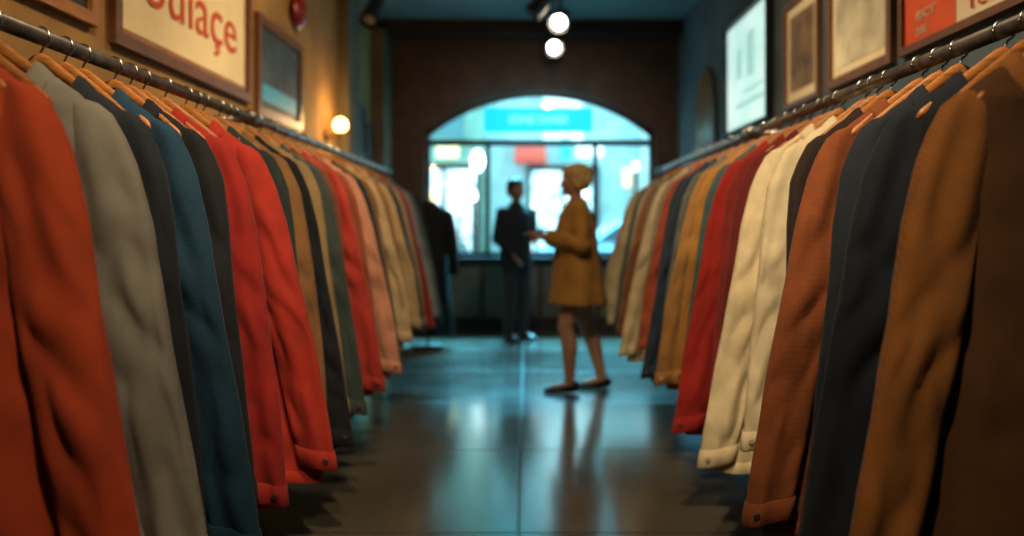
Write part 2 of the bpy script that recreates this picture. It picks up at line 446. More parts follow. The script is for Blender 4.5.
CN = {'orange': 'burnt orange', 'grey': 'light grey', 'black': 'black', 'teal': 'deep teal blue', 'red': 'brick red', 'green': 'dark green', 'tan': 'tan', 'cream': 'cream',
      'peach': 'peach', 'navy': 'dark navy', 'rust': 'rust brown', 'brown': 'brown', 'mustard': 'mustard'}
left = [
 (1.50, 'b4441f', 'orange', .43, .34, 'coat'), (1.73, '8f8b7e', 'grey', .43, .34, 'coat'), (1.91, '1d2228', 'black', .37, .40, 'jacket'), (2.09, '153a50', 'teal', .43, .40, 'coat'),
 (2.25, '16191d', 'black', .34, .44, 'jacket'), (2.42, '9c221a', 'red', .38, .40, 'coat'), (2.72, 'b03020', 'red', .46, .38, 'coat'), (2.87, '26332f', 'green', .37, .44, 'jacket'),
 (3.01, '8a6238', 'tan', .36, .46, 'shirt'), (3.16, '14171b', 'black', .43, .38, 'coat'), (3.32, 'a08558', 'tan', .37, .44, 'shirt'), (3.48, '3c4742', 'green', .41, .42, 'jacket'),
 (3.64, '6b3d22', 'brown', .36, .5, 'jacket'), (3.82, 'a83024', 'red', .43, .44, 'coat'), (4.00, '8a4326', 'rust', .36, .5, 'jacket'), (4.2, 'c08568', 'peach', .44, .44, 'coat'),
 (4.4, '23292e', 'black', .43, .44, 'jacket'), (4.58, '7d5a34', 'tan', .37, .5, 'shirt'), (4.78, 'c0a67c', 'cream', .43, .52, 'shirt'), (4.98, '8f6c40', 'tan', .38, .5, 'jacket'),
 (5.18, 'bda276', 'cream', .42, .54, 'shirt'), (5.4, '2c3236', 'black', .42, .5, 'jacket'), (5.62, '9a8b72', 'grey', .4, .5, 'shirt'), (5.86, '963026', 'red', .44, .48, 'coat'),
 (6.1, '93989a', 'grey', .43, .52, 'shirt'), (6.34, '6f7473', 'grey', .42, .52, 'jacket'), (6.58, '2a3036', 'navy', .42, .42, 'coat')]
right = [
 (1.64, '8a5622', 'brown', .44, .32, 'coat'), (1.84, '151c26', 'navy', .42, .38, 'coat'), (2.03, '1a232a', 'navy', .36, .4, 'jacket'),
 (2.23, '85461e', 'rust', .43, .38, 'coat'), (2.42, '2a1c16', 'brown', .30, .44, 'jacket'), (2.6, 'ddcda4', 'cream', .33, .5, 'shirt'), (2.80, 'e2d0a4', 'cream', .43, .38, 'coat'),
 (2.97, '6a1d18', 'red', .34, .46, 'jacket'), (3.12, '84261c', 'red', .33, .46, 'shirt'), (3.34, 'a4251a', 'red', .43, .37, 'coat'), (3.5, '3f5a54', 'green', .37, .46, 'shirt'),
 (3.66, 'a87430', 'mustard', .36, .5, 'jacket'), (3.84, '9a6e36', 'tan', .42, .46, 'coat'), (4.02, '5a5f55', 'green', .36, .5, 'shirt'), (4.22, '1d2c3f', 'navy', .43, .42, 'coat'),
 (4.42, '27303a', 'navy', .38, .46, 'jacket'), (4.6, 'a04a2c', 'rust', .4, .5, 'jacket'), (4.78, '8b8872', 'grey', .38, .5, 'shirt'), (5.0, 'd2bf94', 'cream', .46, .40, 'coat'),
 (5.2, '6c6f62', 'grey', .42, .46, 'jacket'), (5.42, '8d5c33', 'brown', .42, .46, 'jacket'), (5.66, '9a9a86', 'grey', .40, .46, 'shirt'), (5.9, '4a5350', 'green', .40, .48, 'jacket'),
 (6.12, 'c8b58c', 'cream', .43, .48, 'shirt'), (6.36, 'b8a37c', 'cream', .46, .5, 'coat')]
KD = {'coat': 'long %s coat on a wooden hanger', 'jacket': '%s jacket hanging from the pipe rail', 'shirt': '%s cotton overshirt on a wooden hanger'}
for lst, cx, s, g in ((left, RLX, 1, 'garments on the ochre-wall rail'), (right, RRX, -1, 'garments on the slate-wall rail')):
    for (y, c, cn, rch, hem, kd) in lst:
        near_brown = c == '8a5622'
        coat(cx, y, s, c, rch, hem, kd, 'ochre-brown corduroy coat with shade put into its body colour' if near_brown else KD[kd] % CN[cn], kind='cord' if near_brown else 'twill', pale=cn in ('cream', 'grey', 'tan'), group=g,
             wall_reach=.36 if s > 0 else .4, bodycol='543415' if near_brown else None)  # near brown coat: body colour darkened against the sleeves to imitate shade
    ys = [r[0] for r in lst]
    for i, (a, c) in enumerate(zip(ys, ys[1:])):
        if a < 3.2 and (i % 2 == 0 or c-a > .2):
            hanger(cx, (a+c)/2+random.uniform(-.01, .01), math.radians(random.uniform(-8, 8)), g.replace('garments', 'hangers'), 'empty honey-coloured wooden hanger between garments on rail')

# ------------------------------------------------------------------ pictures on walls
def picture(side, y0, y1, z0, z1, fw, fm, cm, label, name='framed_poster', matw=0.0, mm=None, cat='poster', depth=.035):
    x = XL if side < 0 else XR; d = -side
    e = empty(name, (x, (y0+y1)/2, z0), label, cat)
    def L(me): me.transform(Matrix.Translation(-e.location)); return me
    bm = bmesh.new(); xa, xb = sorted((x, x+d*depth))
    addbox(bm, xa, xb, y0, y1, z0, z0+fw); addbox(bm, xa, xb, y0, y1, z1-fw, z1)
    addbox(bm, xa, xb, y0, y0+fw, z0+fw, z1-fw); addbox(bm, xa, xb, y1-fw, y1, z0+fw, z1-fw)
    obj('frame', L(bm2me(bm, 'fr')), fm, e, smooth=False)
    xa, xb = sorted((x, x+d*.015))
    obj('backing', L(boxme('bk', xa, xb, y0+fw*.9, y1-fw*.9, z0+fw*.9, z1-fw*.9)), mm or cm, e, smooth=False)
    if matw:
        xa, xb = sorted((x+d*.0145, x+d*.018)); w = fw+matw
        obj('print', L(boxme('pr', xa, xb, y0+w, y1-w, z0+w, z1-w)), cm, e, smooth=False)
    return e
def ptext(e, side, txt, size, yc, zc, mat, width=None, offset=0.0, xo=.022):
    me = textme(txt, size, .0015, offset)
    x = XL if side < 0 else XR; d = -side
    o = obj('lettering', me, mat, e, smooth=False)
    if width:
        w = max(v.co.x for v in me.vertices)-min(v.co.x for v in me.vertices); o.scale = (width/w, 1, 1)
    o.rotation_euler = (math.pi/2, 0, math.pi/2*d)
    o.location = Vector((x+d*xo, yc, zc))-e.location
m_dkprint = surf('dark_print', '2c2c28', .6, var=.5, scale=6)
m_bluepr = surf('blue_grey_print', '3d4c50', .6, var=.5, scale=5)
m_brownpr = surf('sepia_print', '8a6a44', .6, var=.6, scale=5)
m_figpr = surf('pale_figure_print', 'd8caa4', .6, var=.5, scale=3)
m_orange = surf('orange_poster', 'e85a1a', .7, var=.08)
picture(-1, 2.2, 3.16, 2.03, 2.85, .05, m_goldf, m_dkprint, 'oak-framed dark print on the ochre wall')
p = picture(-1, 3.29, 4.92, 2.0, 2.86, .055, m_framew, m_cream, 'large oak-framed cream poster with red lettering', matw=.03, mm=m_goldf)
ptext(p, -1, 'ouıaçe', .38, 4.12, 2.36, m_red, 1.14, .0)
p = picture(-1, 5.05, 6.05, 1.95, 2.6, .06, m_framew, m_bluepr, 'dark walnut frame with blue-grey print', matw=.03, mm=m_dkprint)
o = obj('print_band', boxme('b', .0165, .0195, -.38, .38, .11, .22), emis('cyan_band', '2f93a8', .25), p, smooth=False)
picture(-1, 8.0, 8.45, 1.95, 2.5, .05, m_dark, m_dkprint, 'small dark framed picture on the wall')
picture(-1, 8.55, 8.85, 1.9, 2.35, .04, m_dark, m_bluepr, 'small dark framed picture beside the pilaster')
p = picture(1, 2.72, 3.80, 2.045, 2.72, .035, m_framew, m_cream, 'framed poster in orange and cream with lettering')
o = obj('orange_panel', boxme('b', -.018, -.014, .06, .50, .035, .63), m_orange, p, smooth=False)
ptext(p, 1, 'IECT', .055, 3.56, 2.195, m_cream, .17)
ptext(p, 1, '2IE', .045, 3.60, 2.125, m_cream, .10)
ptext(p, 1, 'Tonce', .08, 3.06, 2.14, m_red, .34)
picture(1, 3.88, 4.70, 2.04, 2.80, .05, m_framew, m_figpr, 'walnut-framed pale abstract print on the slate wall', matw=.05, mm=m_cream)
picture(1, 4.85, 5.50, 2.03, 2.74, .035, m_framew, m_brownpr, 'pale framed sepia print on slate wall', matw=.07, mm=m_cream)
p = picture(1, 5.8, 7.12, 2.02, 2.98, .03, m_black, emis('lit_panel', 'b4e4dc', .95, 'e6fbf2', 2.2, (.3, .7)), 'glowing pale cyan lightbox on the slate wall', name='lightbox', cat='light box', depth=.06)
m_faint = emis('faint_print', 'a2d2ca', .85)
for (a, c, z0_, z1_) in ((-.45, .35, .2, .24), (-.45, .1, .3, .33), (-.2, .0, .42, .78), (.15, .3, .45, .7)):
    obj('printed_mark', boxme('pm', -.0185, -.0145, a, c, z0_, z1_), m_faint, p, smooth=False)
e = empty('arched_mirror', (XR, 7.95, 1.98), 'arched brown wooden mirror on the slate wall', 'mirror')
def archpoly(hw, h, n=16): return [(-hw, 0), (hw, 0)]+[(hw*math.cos(math.pi*i/n), h-hw+hw*math.sin(math.pi*i/n)) for i in range(n+1)]
for nm, hw, h, x0_, x1_, m_, dz in (('frame', .42, .82, -.03, 0, m_framew, 0), ('glass', .35, .69, -.035, -.01, surf('dim_glass', '8a6a48', .25, var=.2), .06)):
    bm = bmesh.new(); pl = archpoly(hw, h)
    a = [bm.verts.new((x0_, u, z+dz)) for u, z in pl]; c = [bm.verts.new((x1_, u, z+dz)) for u, z in pl]
    bm.faces.new(a); bm.faces.new(c[::-1])
    for i in range(len(pl)):
        j = (i+1) % len(pl)
        try: bm.faces.new((a[i], c[i], c[j], a[j]))
        except Exception: pass
    obj(nm, bm2me(bm, nm), m_, e, smooth=False)

# ------------------------------------------------------------------ wall sconce
sy, sz = 6.85, 2.1
e = empty('wall_sconce', (XL, sy, sz-.1), 'glowing warm glass globe sconce on brass arm', 'wall lamp')
m_brass = surf('aged_brass', '8a6a30', .35, metal=.9)
bm = bmesh.new(); cyl(bm, (0, 0, .02), (.02, 0, .02), .05); obj('wall_plate', bm2me(bm, 'wp'), m_brass, e)
bm = bmesh.new(); tube(bm, [(.01, 0, .02), (.06, 0, 0), (.12, 0, .0), (.13, 0, .04)], .008, ref=(0, 1, 0)); cyl(bm, (.13, 0, .03), (.13, 0, .055), .028); obj('arm', bm2me(bm, 'arm'), m_brass, e)
bm = bmesh.new(); ell(bm, (.13, 0, .105), .06, .06, .065); obj('globe', bm2me(bm, 'gl'), emis('warm_globe', 'ffb860', 16), e)
e = empty('wall_bell', (XL, 5.9, 2.82), 'small red enamel alarm bell on the wall', 'bell')
m_redp = surf('red_enamel', '7a1812', .35, var=.1)
bm = bmesh.new(); tube(bm, [(0, 0, 0), (.03, 0, 0)], .06, ref=(0, 0, 1)); obj('mount', bm2me(bm, 'm'), m_black, e)
bm = bmesh.new(); tube(bm, [(.03, 0, 0), (.05, 0, 0), (.08, 0, 0), (.1, 0, 0), (.105, 0, 0)], [.13, .125, .1, .05, .01], ref=(0, 0, 1), seg=28); obj('gong', bm2me(bm, 'g'), m_redp, e)

# ------------------------------------------------------------------ ceiling track + spotlights
e = empty('light_track', (.25, 8.0, ZC-.04), 'black lighting track on the ceiling', 'light track')
obj('track_bar', boxme('tb', -.02, .02, -1.3, 1.1, 0, .04), m_black, e, smooth=False)
m_bulb = emis('spot_lens', 'fff0d8', 26)
m_can = surf('grey_can', '3a3a3c', .4, metal=.4, var=.1)
def spot(x, y, z, aim, lit=True, label='black track spotlight with glowing white lens', yoke_top=ZC-.04):
    e = empty('track_spotlight', (x, y, z), label, 'spotlight', 'ceiling spotlights')
    bm = bmesh.new(); cyl(bm, (0, 0, .07), (0, 0, yoke_top-z), .014); cyl(bm, (0, 0, yoke_top-z-.03), (0, 0, yoke_top-z), .04)
    obj('stem', bm2me(bm, 's'), m_black, e)
    d = (Vector(aim)-Vector((x, y, z))).normalized()
    bm = bmesh.new(); tube(bm, [-d*.2, -d*.19, -d*.05, d*.03, d*.1], [.04, .065, .07, .078, .09], seg=24, cap=False)
    tube(bm, [-d*.2, -d*.195], [.04, .04], seg=24)
    obj('lamp_can', bm2me(bm, 'c'), m_can, e)
    bm = bmesh.new(); tube(bm, [d*.05, d*.08, d*.09], [.066, .066, .04], seg=24)
    obj('lens', bm2me(bm, 'l'), m_bulb if lit else m_dkprint, e)
spot(.32, 7.5, 3.17, (-.3, 5.0, 1.6)); spot(.29, 8.7, 3.20, (.9, 6.0, 1.6))
spot(.12, 7.1, 3.2, (-1.5, 7.0, 1.5), False, 'black track spotlight turned to the wall')
spot(-1.35, 7.0, 3.1, (-1.6, 6.0, 1.8), False, 'black ceiling spotlight near the ochre wall', ZC)

# ------------------------------------------------------------------ hanging cyan sign
e = empty('hanging_sign', (.14, 9.3, 2.33), 'glowing cyan sign board hanging in the arched window', 'sign')
obj('board', boxme('b', -.63, .63, -.025, .025, 0, .28, bevel=.01), emis('cyan_sign', '00b4c4', 1.6), e, smooth=False)
t = obj('lettering', textme('IONE SHAEI', .13, .002, -.001), emis('sign_letter', '9cf2f2', 1.4), e, (0, -.03, .14), False); t.rotation_euler = (math.pi/2, 0, 0)
for xx in (-.5, .5):
    bm = bmesh.new(); cyl(bm, (xx, 0, .27), (xx, .0, ZC-.16-2.33), .004, seg=6); obj('cable', bm2me(bm, 'c'), m_black, e)

# ------------------------------------------------------------------ people
m_skin = surf('skin', 'b08064', .55, var=.06)
def hand(bm, w, d, up, th, curl=.5):
    w = Vector(w); d = Vector(d).normalized(); up = Vector(up); up = (up-d*up.dot(d)).normalized(); sd = d.cross(up)*th
    tube(bm, [w-d*.02, w+d*.02, w+d*.06, w+d*.095], [(.024, .018), (.034, .016), (.041, .015), (.038, .011)], ref=sd)
    for i, (o, L) in enumerate(((.031, .068), (.011, .078), (-.010, .072), (-.030, .055))):
        p = w+d*.088+sd*o; q = d.copy(); pts = [p-d*.02]; pts.append(p)
        for k in range(3):
            ang = curl*(.45+.25*k); q = (q*math.cos(ang)-up*math.sin(ang)).normalized()
            p = p+q*L*(.45, .32, .23)[k]; pts.append(p)
        tube(bm, pts, [.009, .009, .0085, .0078, .005], ref=sd, seg=8)
    p = w+d*.03+sd*.03; pts = [p-d*.01-sd*.01, p+sd*.02+d*.012, p+sd*.032+d*.04-up*.008, p+sd*.03+d*.065-up*.016]
    tube(bm, pts, [.013, .0115, .010, .006], ref=up, seg=8)
def head(bm, c, k=1.0):
    x, y, z = c
    ell(bm, (x, y+.012*k, z+.025*k), .075*k, .092*k, .088*k)
    ell(bm, (x, y-.02*k, z-.045*k), .055*k, .06*k, .062*k)
    ell(bm, (x, y-.052*k, z-.088*k), .024*k, .022*k, .018*k)
    ell(bm, (x, y-.06*k, z+.03*k), .05*k, .02*k, .014*k)
    tube(bm, [(x, y-.072*k, z+.02*k), (x, y-.088*k, z-.008*k), (x, y-.1*k, z-.025*k), (x, y-.08*k, z-.034*k)], [.007*k, .010*k, .014*k, .012*k], seg=10, ref=(1, 0, 0))
    ell(bm, (x, y-.078*k, z-.055*k), .024*k, .009*k, .005*k, 12); ell(bm, (x, y-.076*k, z-.065*k), .021*k, .009*k, .006*k, 12)
    for sgn in (-1, 1):
        ell(bm, (x+sgn*.077*k, y+.012*k, z-.012*k), .008*k, .018*k, .032*k, 12)
        ell(bm, (x+sgn*.042*k, y-.05*k, z-.02*k), .02*k, .02*k, .02*k, 12)
def eyes(root, c, k=1):
    m = surf('eye_white', 'd8d4cc', .2, var=.03); mi = surf('iris', '3a2a20', .2)
    for sgn in (-1, 1):
        bm = bmesh.new(); ell(bm, (c[0]+sgn*.031*k, c[1]-.066*k, c[2]+.006*k), .013, .013, .010, 12); obj('eye', bm2me(bm, 'e'), m, root)
        bm = bmesh.new(); ell(bm, (c[0]+sgn*.031*k, c[1]-.0765*k, c[2]+.006*k), .006, .004, .006, 10); obj('iris', bm2me(bm, 'i'), mi, root)
def body(bm, L, arms, legs, hd, female):
    st = [(0, .0, .86, .15, .10), (0, 0, .93, .16, .105), (0, -.005, 1.03, .13, .09), (0, -.01, 1.14, .125 if female else .145, .09), (0, -.012, 1.25, .15 if female else .165, .1), (0, 0, 1.34, .16 if female else .175, .09), (0, .005, 1.40, .12, .07), (0, .005, 1.44, .06, .055)]
    k = L['H']/1.70
    tube(bm, [(a, b_, c*k) for a, b_, c, d, e_ in st], [(d, e_) for a, b_, c, d, e_ in st], ref=(1, 0, 0), seg=24)
    nk = Vector(hd)-Vector((0, -.01, .06)); tube(bm, [(0, .005, 1.40*k), (0, 0, 1.46*k), nk+Vector((0, 0, .03))], [.062, .05, .05], ref=(1, 0, 0))
    head(bm, hd)
    for (a, e_, w, up, th) in arms:
        a, e_, w = map(Vector, (a, e_, w))
        tube(bm, [a+Vector((-a.x*.3, 0, 0)), a, a.lerp(e_, .4), e_, e_.lerp(w, .3), w], [.045, .052, .044, .036, .036, .022]); ell(bm, a, .052, .052, .052, 12); ell(bm, e_, .037, .037, .037, 12)
        hand(bm, w, w-e_, up, th)
    for (h, kn, an, toe) in legs:
        h, kn, an, toe = map(Vector, (h, kn, an, toe))
        tube(bm, [h, h.lerp(kn, .4), kn.lerp(h, .12), kn, kn.lerp(an, .15)+Vector((0, .008, 0)), kn.lerp(an, .35)+Vector((0, .018, 0)), kn.lerp(an, .7)+Vector((0, .006, 0)), an, an-Vector((0, 0, .03))], [.092, .084, .066, .058, .057, .063, .046, .038, .036], ref=(1, 0, 0), seg=18)
        tube(bm, [an+Vector((0, .04, -.03)), an+Vector((0, -.01, -.035)), toe.lerp(an, .3)+Vector((0, 0, -.01)), toe], [.028, .034, .03, .02], ref=(1, 0, 0))
def shoe(root, an, toe, mat):
    an, toe = Vector(an), Vector(toe); d = Vector((toe.x-an.x, toe.y-an.y, 0)).normalized()
    hl = Vector((an.x, an.y, 0))-d*.065; bm = bmesh.new()
    tp = [(0, .018, .03, .028), (.02, .033, .045, .045), (.06, .037, .05, .05), (.10, .036, .043, .043), (.16, .044, .032, .032), (.22, .04, .026, .026), (.25, .025, .02, .018), (.262, .01, .015, .01)]
    tube(bm, [hl+d*a+Vector((0, 0, max(c, .02))) for a, w, c, h in tp], [(w, h) for a, w, c, h in tp], ref=(-d.y, d.x, 0), seg=18)
    for v in bm.verts: v.co.z = max(v.co.z, .006)
    obj('shoe', bm2me(bm, 'sh'), mat, root)

# woman
wroot = empty('person', (.375, 6.02, 0), 'person in a mustard coat reaching out one hand, dark flat shoes', 'person', rotz=-math.pi/2)
hd = (0, -.02, 1.575)
WL = [((.08, 0, .88), (.08, -.08, .49), (.08, -.05, .095), (.085, -.22, .025)), ((-.08, .02, .88), (-.08, .08, .49), (-.085, .20, .10), (-.09, .03, .025))]
WA = [((.165, .01, 1.365), (.215, .03, 1.10), (.13, -.24, 1.17), (0, 0, 1), -1), ((-.165, .01, 1.365), (-.215, .03, 1.10), (-.06, -.21, 1.14), (0, 0, 1), 1)]
bm = bmesh.new(); body(bm, {'H': 1.70}, WA, WL, hd, True)
me = remesh(bm, 'woman', .006); obj('body', me, m_skin, wroot)
eyes(wroot, hd)
m_mus = cloth('a27430'); bm = bmesh.new()
st = [(0, .01, .66, .245, .215), (0, .01, .74, .235, .205), (0, .01, .9, .215, .19), (0, .005, 1.05, .20, .17), (0, 0, 1.2, .195, .16), (0, .005, 1.33, .195, .13), (0, .008, 1.40, .13, .085), (0, .006, 1.435, .072, .066)]
rg = tube(bm, [s_[:3] for s_ in st], [s_[3:] for s_ in st], ref=(1, 0, 0), seg=40)
for v in bm.verts:
    t = max(0, (1.1-v.co.z)/.45); a = math.atan2(v.co.y, v.co.x); f = 1+.045*t*math.sin(8*a); v.co.x *= f; v.co.y *= f
for a, e_, w, up, th in WA:
    a, e_, w = map(Vector, (a, e_, w)); tube(bm, [a*1.0-Vector((a.x*.3, 0, 0)), a, a.lerp(e_, .5), e_, e_.lerp(w, .5), e_.lerp(w, .93)], [.06, .072, .072, .07, .064, .06]); ell(bm, a, .07, .07, .064, 12); ell(bm, e_, .07, .07, .07, 12)
obj('coat', remesh(bm, 'wcoat', .009, 3), m_mus, wroot)
bm = bmesh.new(); tube(bm, [(0, .008, 1.40), (0, .006, 1.425), (0, .004, 1.445)], [(.095, .09), (.078, .074), (.07, .067)], ref=(1, 0, 0), seg=24, cap=False)
o = obj('collar', bm2me(bm, 'c'), m_mus, wroot); md = o.modifiers.new('s', 'SOLIDIFY'); md.thickness = .008
for z in (1.3, 1.15, 1.0, .85):
    obj('button', BTN, None, wroot, (0, {1.3: -.138, 1.15: -.162, 1.0: -.172, .85: -.188}[z], z), False)
bm = bmesh.new()
ell(bm, (0, .018, hd[2]+.06), .104, .112, .084); ell(bm, (0, -.045, hd[2]+.09), .073, .054, .033); ell(bm, (0, .035, hd[2]+.01), .098, .09, .082)
for sg in (-1, 1): ell(bm, (sg*.078, .02, hd[2]+.0), .026, .05, .06)
for i in range(26):
    a = i*2.4; ell(bm, (math.cos(a)*.08, .025+math.sin(a)*.075, hd[2]+.055+.04*math.sin(i*1.7)), .031, .031, .03, 10)
obj('hair', remesh(bm, 'wh', .007, 4), surf('blond_hair', 'c8a468', .65, var=.35, scale=30, bump=.6, bscale=90, stretch=(1, 1, .2)), wroot)
m_shoe = surf('dark_leather', '15110f', .35, var=.1)
for l in WL: shoe(wroot, l[2], l[3], m_shoe)

# man
mroot = empty('person', (-.11, 8.72, 0), 'person in dark jacket and grey trousers reaching one hand forward', 'person', rotz=math.radians(38))
hd = (0, -.02, 1.63)
ML = [((.085, 0, .9), (.085, -.03, .5), (.085, -.01, .095), (.12, -.17, .025)), ((-.085, 0, .9), (-.075, -.015, .5), (-.07, .04, .095), (-.08, -.13, .025))]
MA = [((.175, .01, 1.385), (.235, -.02, 1.11), (.15, -.26, 1.18), (0, 0, 1), -1), ((-.175, .01, 1.385), (-.225, .04, 1.10), (-.12, -.12, .92), (0, 0, 1), 1)]
bm = bmesh.new(); body(bm, {'H': 1.75}, MA, ML, hd, False)
obj('body', remesh(bm, 'man', .006), surf('man_skin', '7a5442', .55, var=.06), mroot); eyes(mroot, hd)
bm = bmesh.new()
st = [(0, 0, .80, .20, .145), (0, 0, .95, .195, .14), (0, -.005, 1.1, .185, .13), (0, -.01, 1.25, .195, .13), (0, 0, 1.36, .195, .12), (0, .003, 1.42, .15, .09), (0, .005, 1.47, .085, .07), (0, .005, 1.50, .068, .064)]
tube(bm, [s_[:3] for s_ in st], [s_[3:] for s_ in st], ref=(1, 0, 0), seg=28)
for a, e_, w, up, th in MA:
    a, e_, w = map(Vector, (a, e_, w)); tube(bm, [a-Vector((a.x*.3, 0, 0)), a, a.lerp(e_, .5), e_, e_.lerp(w, .5), e_.lerp(w, .93)], [.062, .072, .068, .062, .054, .048]); ell(bm, a, .068, .068, .062, 12); ell(bm, e_, .062, .062, .062, 12)
obj('jacket', remesh(bm, 'mj', .009, 4), cloth('10161c'), mroot)
bm = bmesh.new()
tube(bm, [(0, 0, .96), (0, 0, .88), (0, 0, .8)], [(.165, .115), (.17, .118), (.15, .1)], ref=(1, 0, 0), seg=24)
for h, kn, an, toe in ML:
    h, kn, an = map(Vector, (h, kn, an)); tube(bm, [h, h.lerp(kn, .5), kn, kn.lerp(an, .6), an+Vector((0, 0, -.02))], [.105, .092, .078, .068, .062], ref=(1, 0, 0), seg=20)
obj('trousers', remesh(bm, 'mt', .009, 3), cloth('2c2926'), mroot)
bm = bmesh.new(); ell(bm, (0, .015, hd[2]+.05), .094, .105, .086); ell(bm, (0, -.05, hd[2]+.088), .068, .04, .032); ell(bm, (0, .06, hd[2]-.01), .08, .055, .075)
for sg in (-1, 1): ell(bm, (sg*.07, .03, hd[2]-.005), .026, .045, .055)
obj('hair', remesh(bm, 'mh', .007, 2), surf('dark_hair', '15100d', .6, var=.3, scale=30, bump=.5, bscale=90), mroot)
for l in ML: shoe(mroot, l[2], l[3], m_shoe)

# long black coat on a stand
e = empty('long_black_coat', (-1.0, 8.15, .12), 'floor-length black coat hanging on a slim stand', 'coat')
bm = bmesh.new(); SG = 40; rings = []
for (z, w, t) in [(1.5, .06, .05), (1.46, .1, .07), (1.41, .17, .085), (1.35, .2, .09), (1.2, .2, .1), (.9, .2, .11), (.5, .23, .13), (.14, .26, .15), (.15, .24, .13)]:
    rings.append([bm.verts.new((w*math.cos(a)*(1+.05*math.sin(9*a)*(1.5-z)), t*math.sin(a)*(1+.12*math.sin(9*a)*(1.5-z)), z-.12)) for a in [2*math.pi*q/SG for q in range(SG)]])
for a, c in zip(rings, rings[1:]):
    for q in range(SG): bm.faces.new((a[q], a[(q+1) % SG], c[(q+1) % SG], c[q]))
bm.faces.new(rings[0]); bm.faces.new(rings[-1])
mb = cloth('0e1013'); obj('coat_body', bm2me(bm, 'lb'), mb, e)
for sg in (-1, 1):
    bm = bmesh.new(); tube(bm, [(sg*.15, 0, 1.27), (sg*.2, 0, 1.23), (sg*.24, -.01, 1.05), (sg*.26, -.02, .8), (sg*.27, -.03, .62)], [.04, .06, .06, .055, .05]); obj('sleeve', bm2me(bm, 's'), mb, e)
e2 = empty('coat_stand', (-1.0, 8.15, 0), 'slim black steel coat stand with round base', 'coat stand')
bm = bmesh.new(); cyl(bm, (0, 0, 0), (0, 0, .02), .16); obj('base', bm2me(bm, 'b'), m_black, e2)
bm = bmesh.new(); cyl(bm, (0, 0, .02), (0, 0, 1.66), .013); obj('pole', bm2me(bm, 'p'), m_black, e2)

# ------------------------------------------------------------------ street outside
m_pave = surf('paving', '7d858a', .7, var=.2, scale=3)
structure(obj('ground', boxme('g', -14, 14, YF+.25, 24, -.12, -.02), m_pave, smooth=False))
def building(x0, x1, y, h, col, label, shop, win):
    e = empty('street_building', ((x0+x1)/2, y, 0), label, 'building'); w = (x1-x0)/2
    obj('facade', boxme('f', -w, w, 0, 1, 0, h), surf('facade_'+col, col, .8, var=.25, scale=2), e, smooth=False)
    n = max(1, int(2*w/1.9))
    for i in range(n):
        c = -w+(i+.5)*2*w/n
        obj('shop_window', boxme('s', c-.75, c+.75, -.05, .02, .5, 2.5), shop[i % len(shop)], e, smooth=False)
        bm = bmesh.new()
        for xx in (-.78, 0, .78): addbox(bm, c+xx-.04, c+xx+.04, -.09, .0, .4, 2.6)
        addbox(bm, c-.82, c+.82, -.09, 0, 2.5, 2.62); addbox(bm, c-.82, c+.82, -.09, 0, .4, .5)
        obj('window_frame', bm2me(bm, 'wf'), m_dark, e, smooth=False)
        for z in (3.2, 5.4):
            if z+1.4 < h: obj('upper_window', boxme('u', c-.45, c+.45, -.04, .02, z, z+1.4), win, e, smooth=False)
sh_w = emis('shop_warm', 'c88050', 1.0, 'ffeac4', 4.5, (.35, .65)); sh_c = emis('shop_cool', 'e8feff', 2.0, '2f7c94', 4.0, (.35, .65)); sh_p = emis('shop_pale', 'f0faff', 1.8, '4b8496', 4.0, (.35, .65))
up = emis('upper_glass', 'f4ffff', 1.2, '9cd0d8', 1.5)
up2 = surf('upper_glass_dim', '5e8f96', .2, var=.2, scale=1)
building(-8.5, -.9, 18.0, 7.5, '8ab4a6', 'pale green street building with lit shop windows', [sh_w, sh_p, sh_w, sh_p], up2)
building(-.9, 2.6, 18.4, 9, 'b9dcde', 'pale blue street building with lit shop windows', [sh_c, sh_p], up)
building(2.6, 9, 18.0, 8, 'd8eef2', 'white street building with lit shop windows', [sh_p, sh_c], up)
for (x_, y_, z_, w_, h_, c_, st_, lb) in ((-1.75, 17.85, 2.75, .5, .3, 'f2e6b0', 1.2, 'pale yellow'), (1.45, 18.2, 2.8, .6, .3, 'e8ffff', 1.6, 'white'), (.9, 18.2, 2.72, .22, .5, '38b0b8', 1.0, 'cyan'), (2.3, 18.2, 2.1, .22, .45, 'e8c8a0', 1.0, 'peach')):
    e = empty('shop_sign', (x_, y_, z_), 'plain glowing %s board on a street facade' % lb, 'sign', 'street shop signs')
    obj('board', boxme('sb', -w_/2, w_/2, -.05, .05, 0, h_, bevel=.02), emis('board_'+c_, c_, st_), e, smooth=False)
e = empty('shop_awning', (.1, 18.35, 2.65), 'red fabric awning over a street shop window', 'awning')
bm = bmesh.new(); extr2 = [(0, 0), (-.7, -.0), (-.7, .1), (0, .42)]
a = [bm.verts.new((-.35, y_, z_)) for y_, z_ in extr2]; c = [bm.verts.new((.35, y_, z_)) for y_, z_ in extr2]
bm.faces.new(a); bm.faces.new(c[::-1])
for i in range(4): j = (i+1) % 4; bm.faces.new((a[i], c[i], c[j], a[j]))
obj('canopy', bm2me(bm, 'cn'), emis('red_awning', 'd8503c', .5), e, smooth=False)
def lamp(x, y, z, r, st, col='eefcff'):
    e = empty('street_lamp', (x, y, -.02), 'black street lamp post with glowing white globe', 'street lamp', 'street lamps')
    bm = bmesh.new(); tube(bm, [(0, 0, 0), (0, 0, .3), (0, 0, .35), (0, 0, z-r)], [.09, .08, .045, .035], ref=(1, 0, 0)); obj('post', bm2me(bm, 'p'), m_black, e)
    bm = bmesh.new(); ell(bm, (0, 0, z), r, r, r*1.7); obj('globe', bm2me(bm, 'g'), emis('lamp_globe', col, st), e)
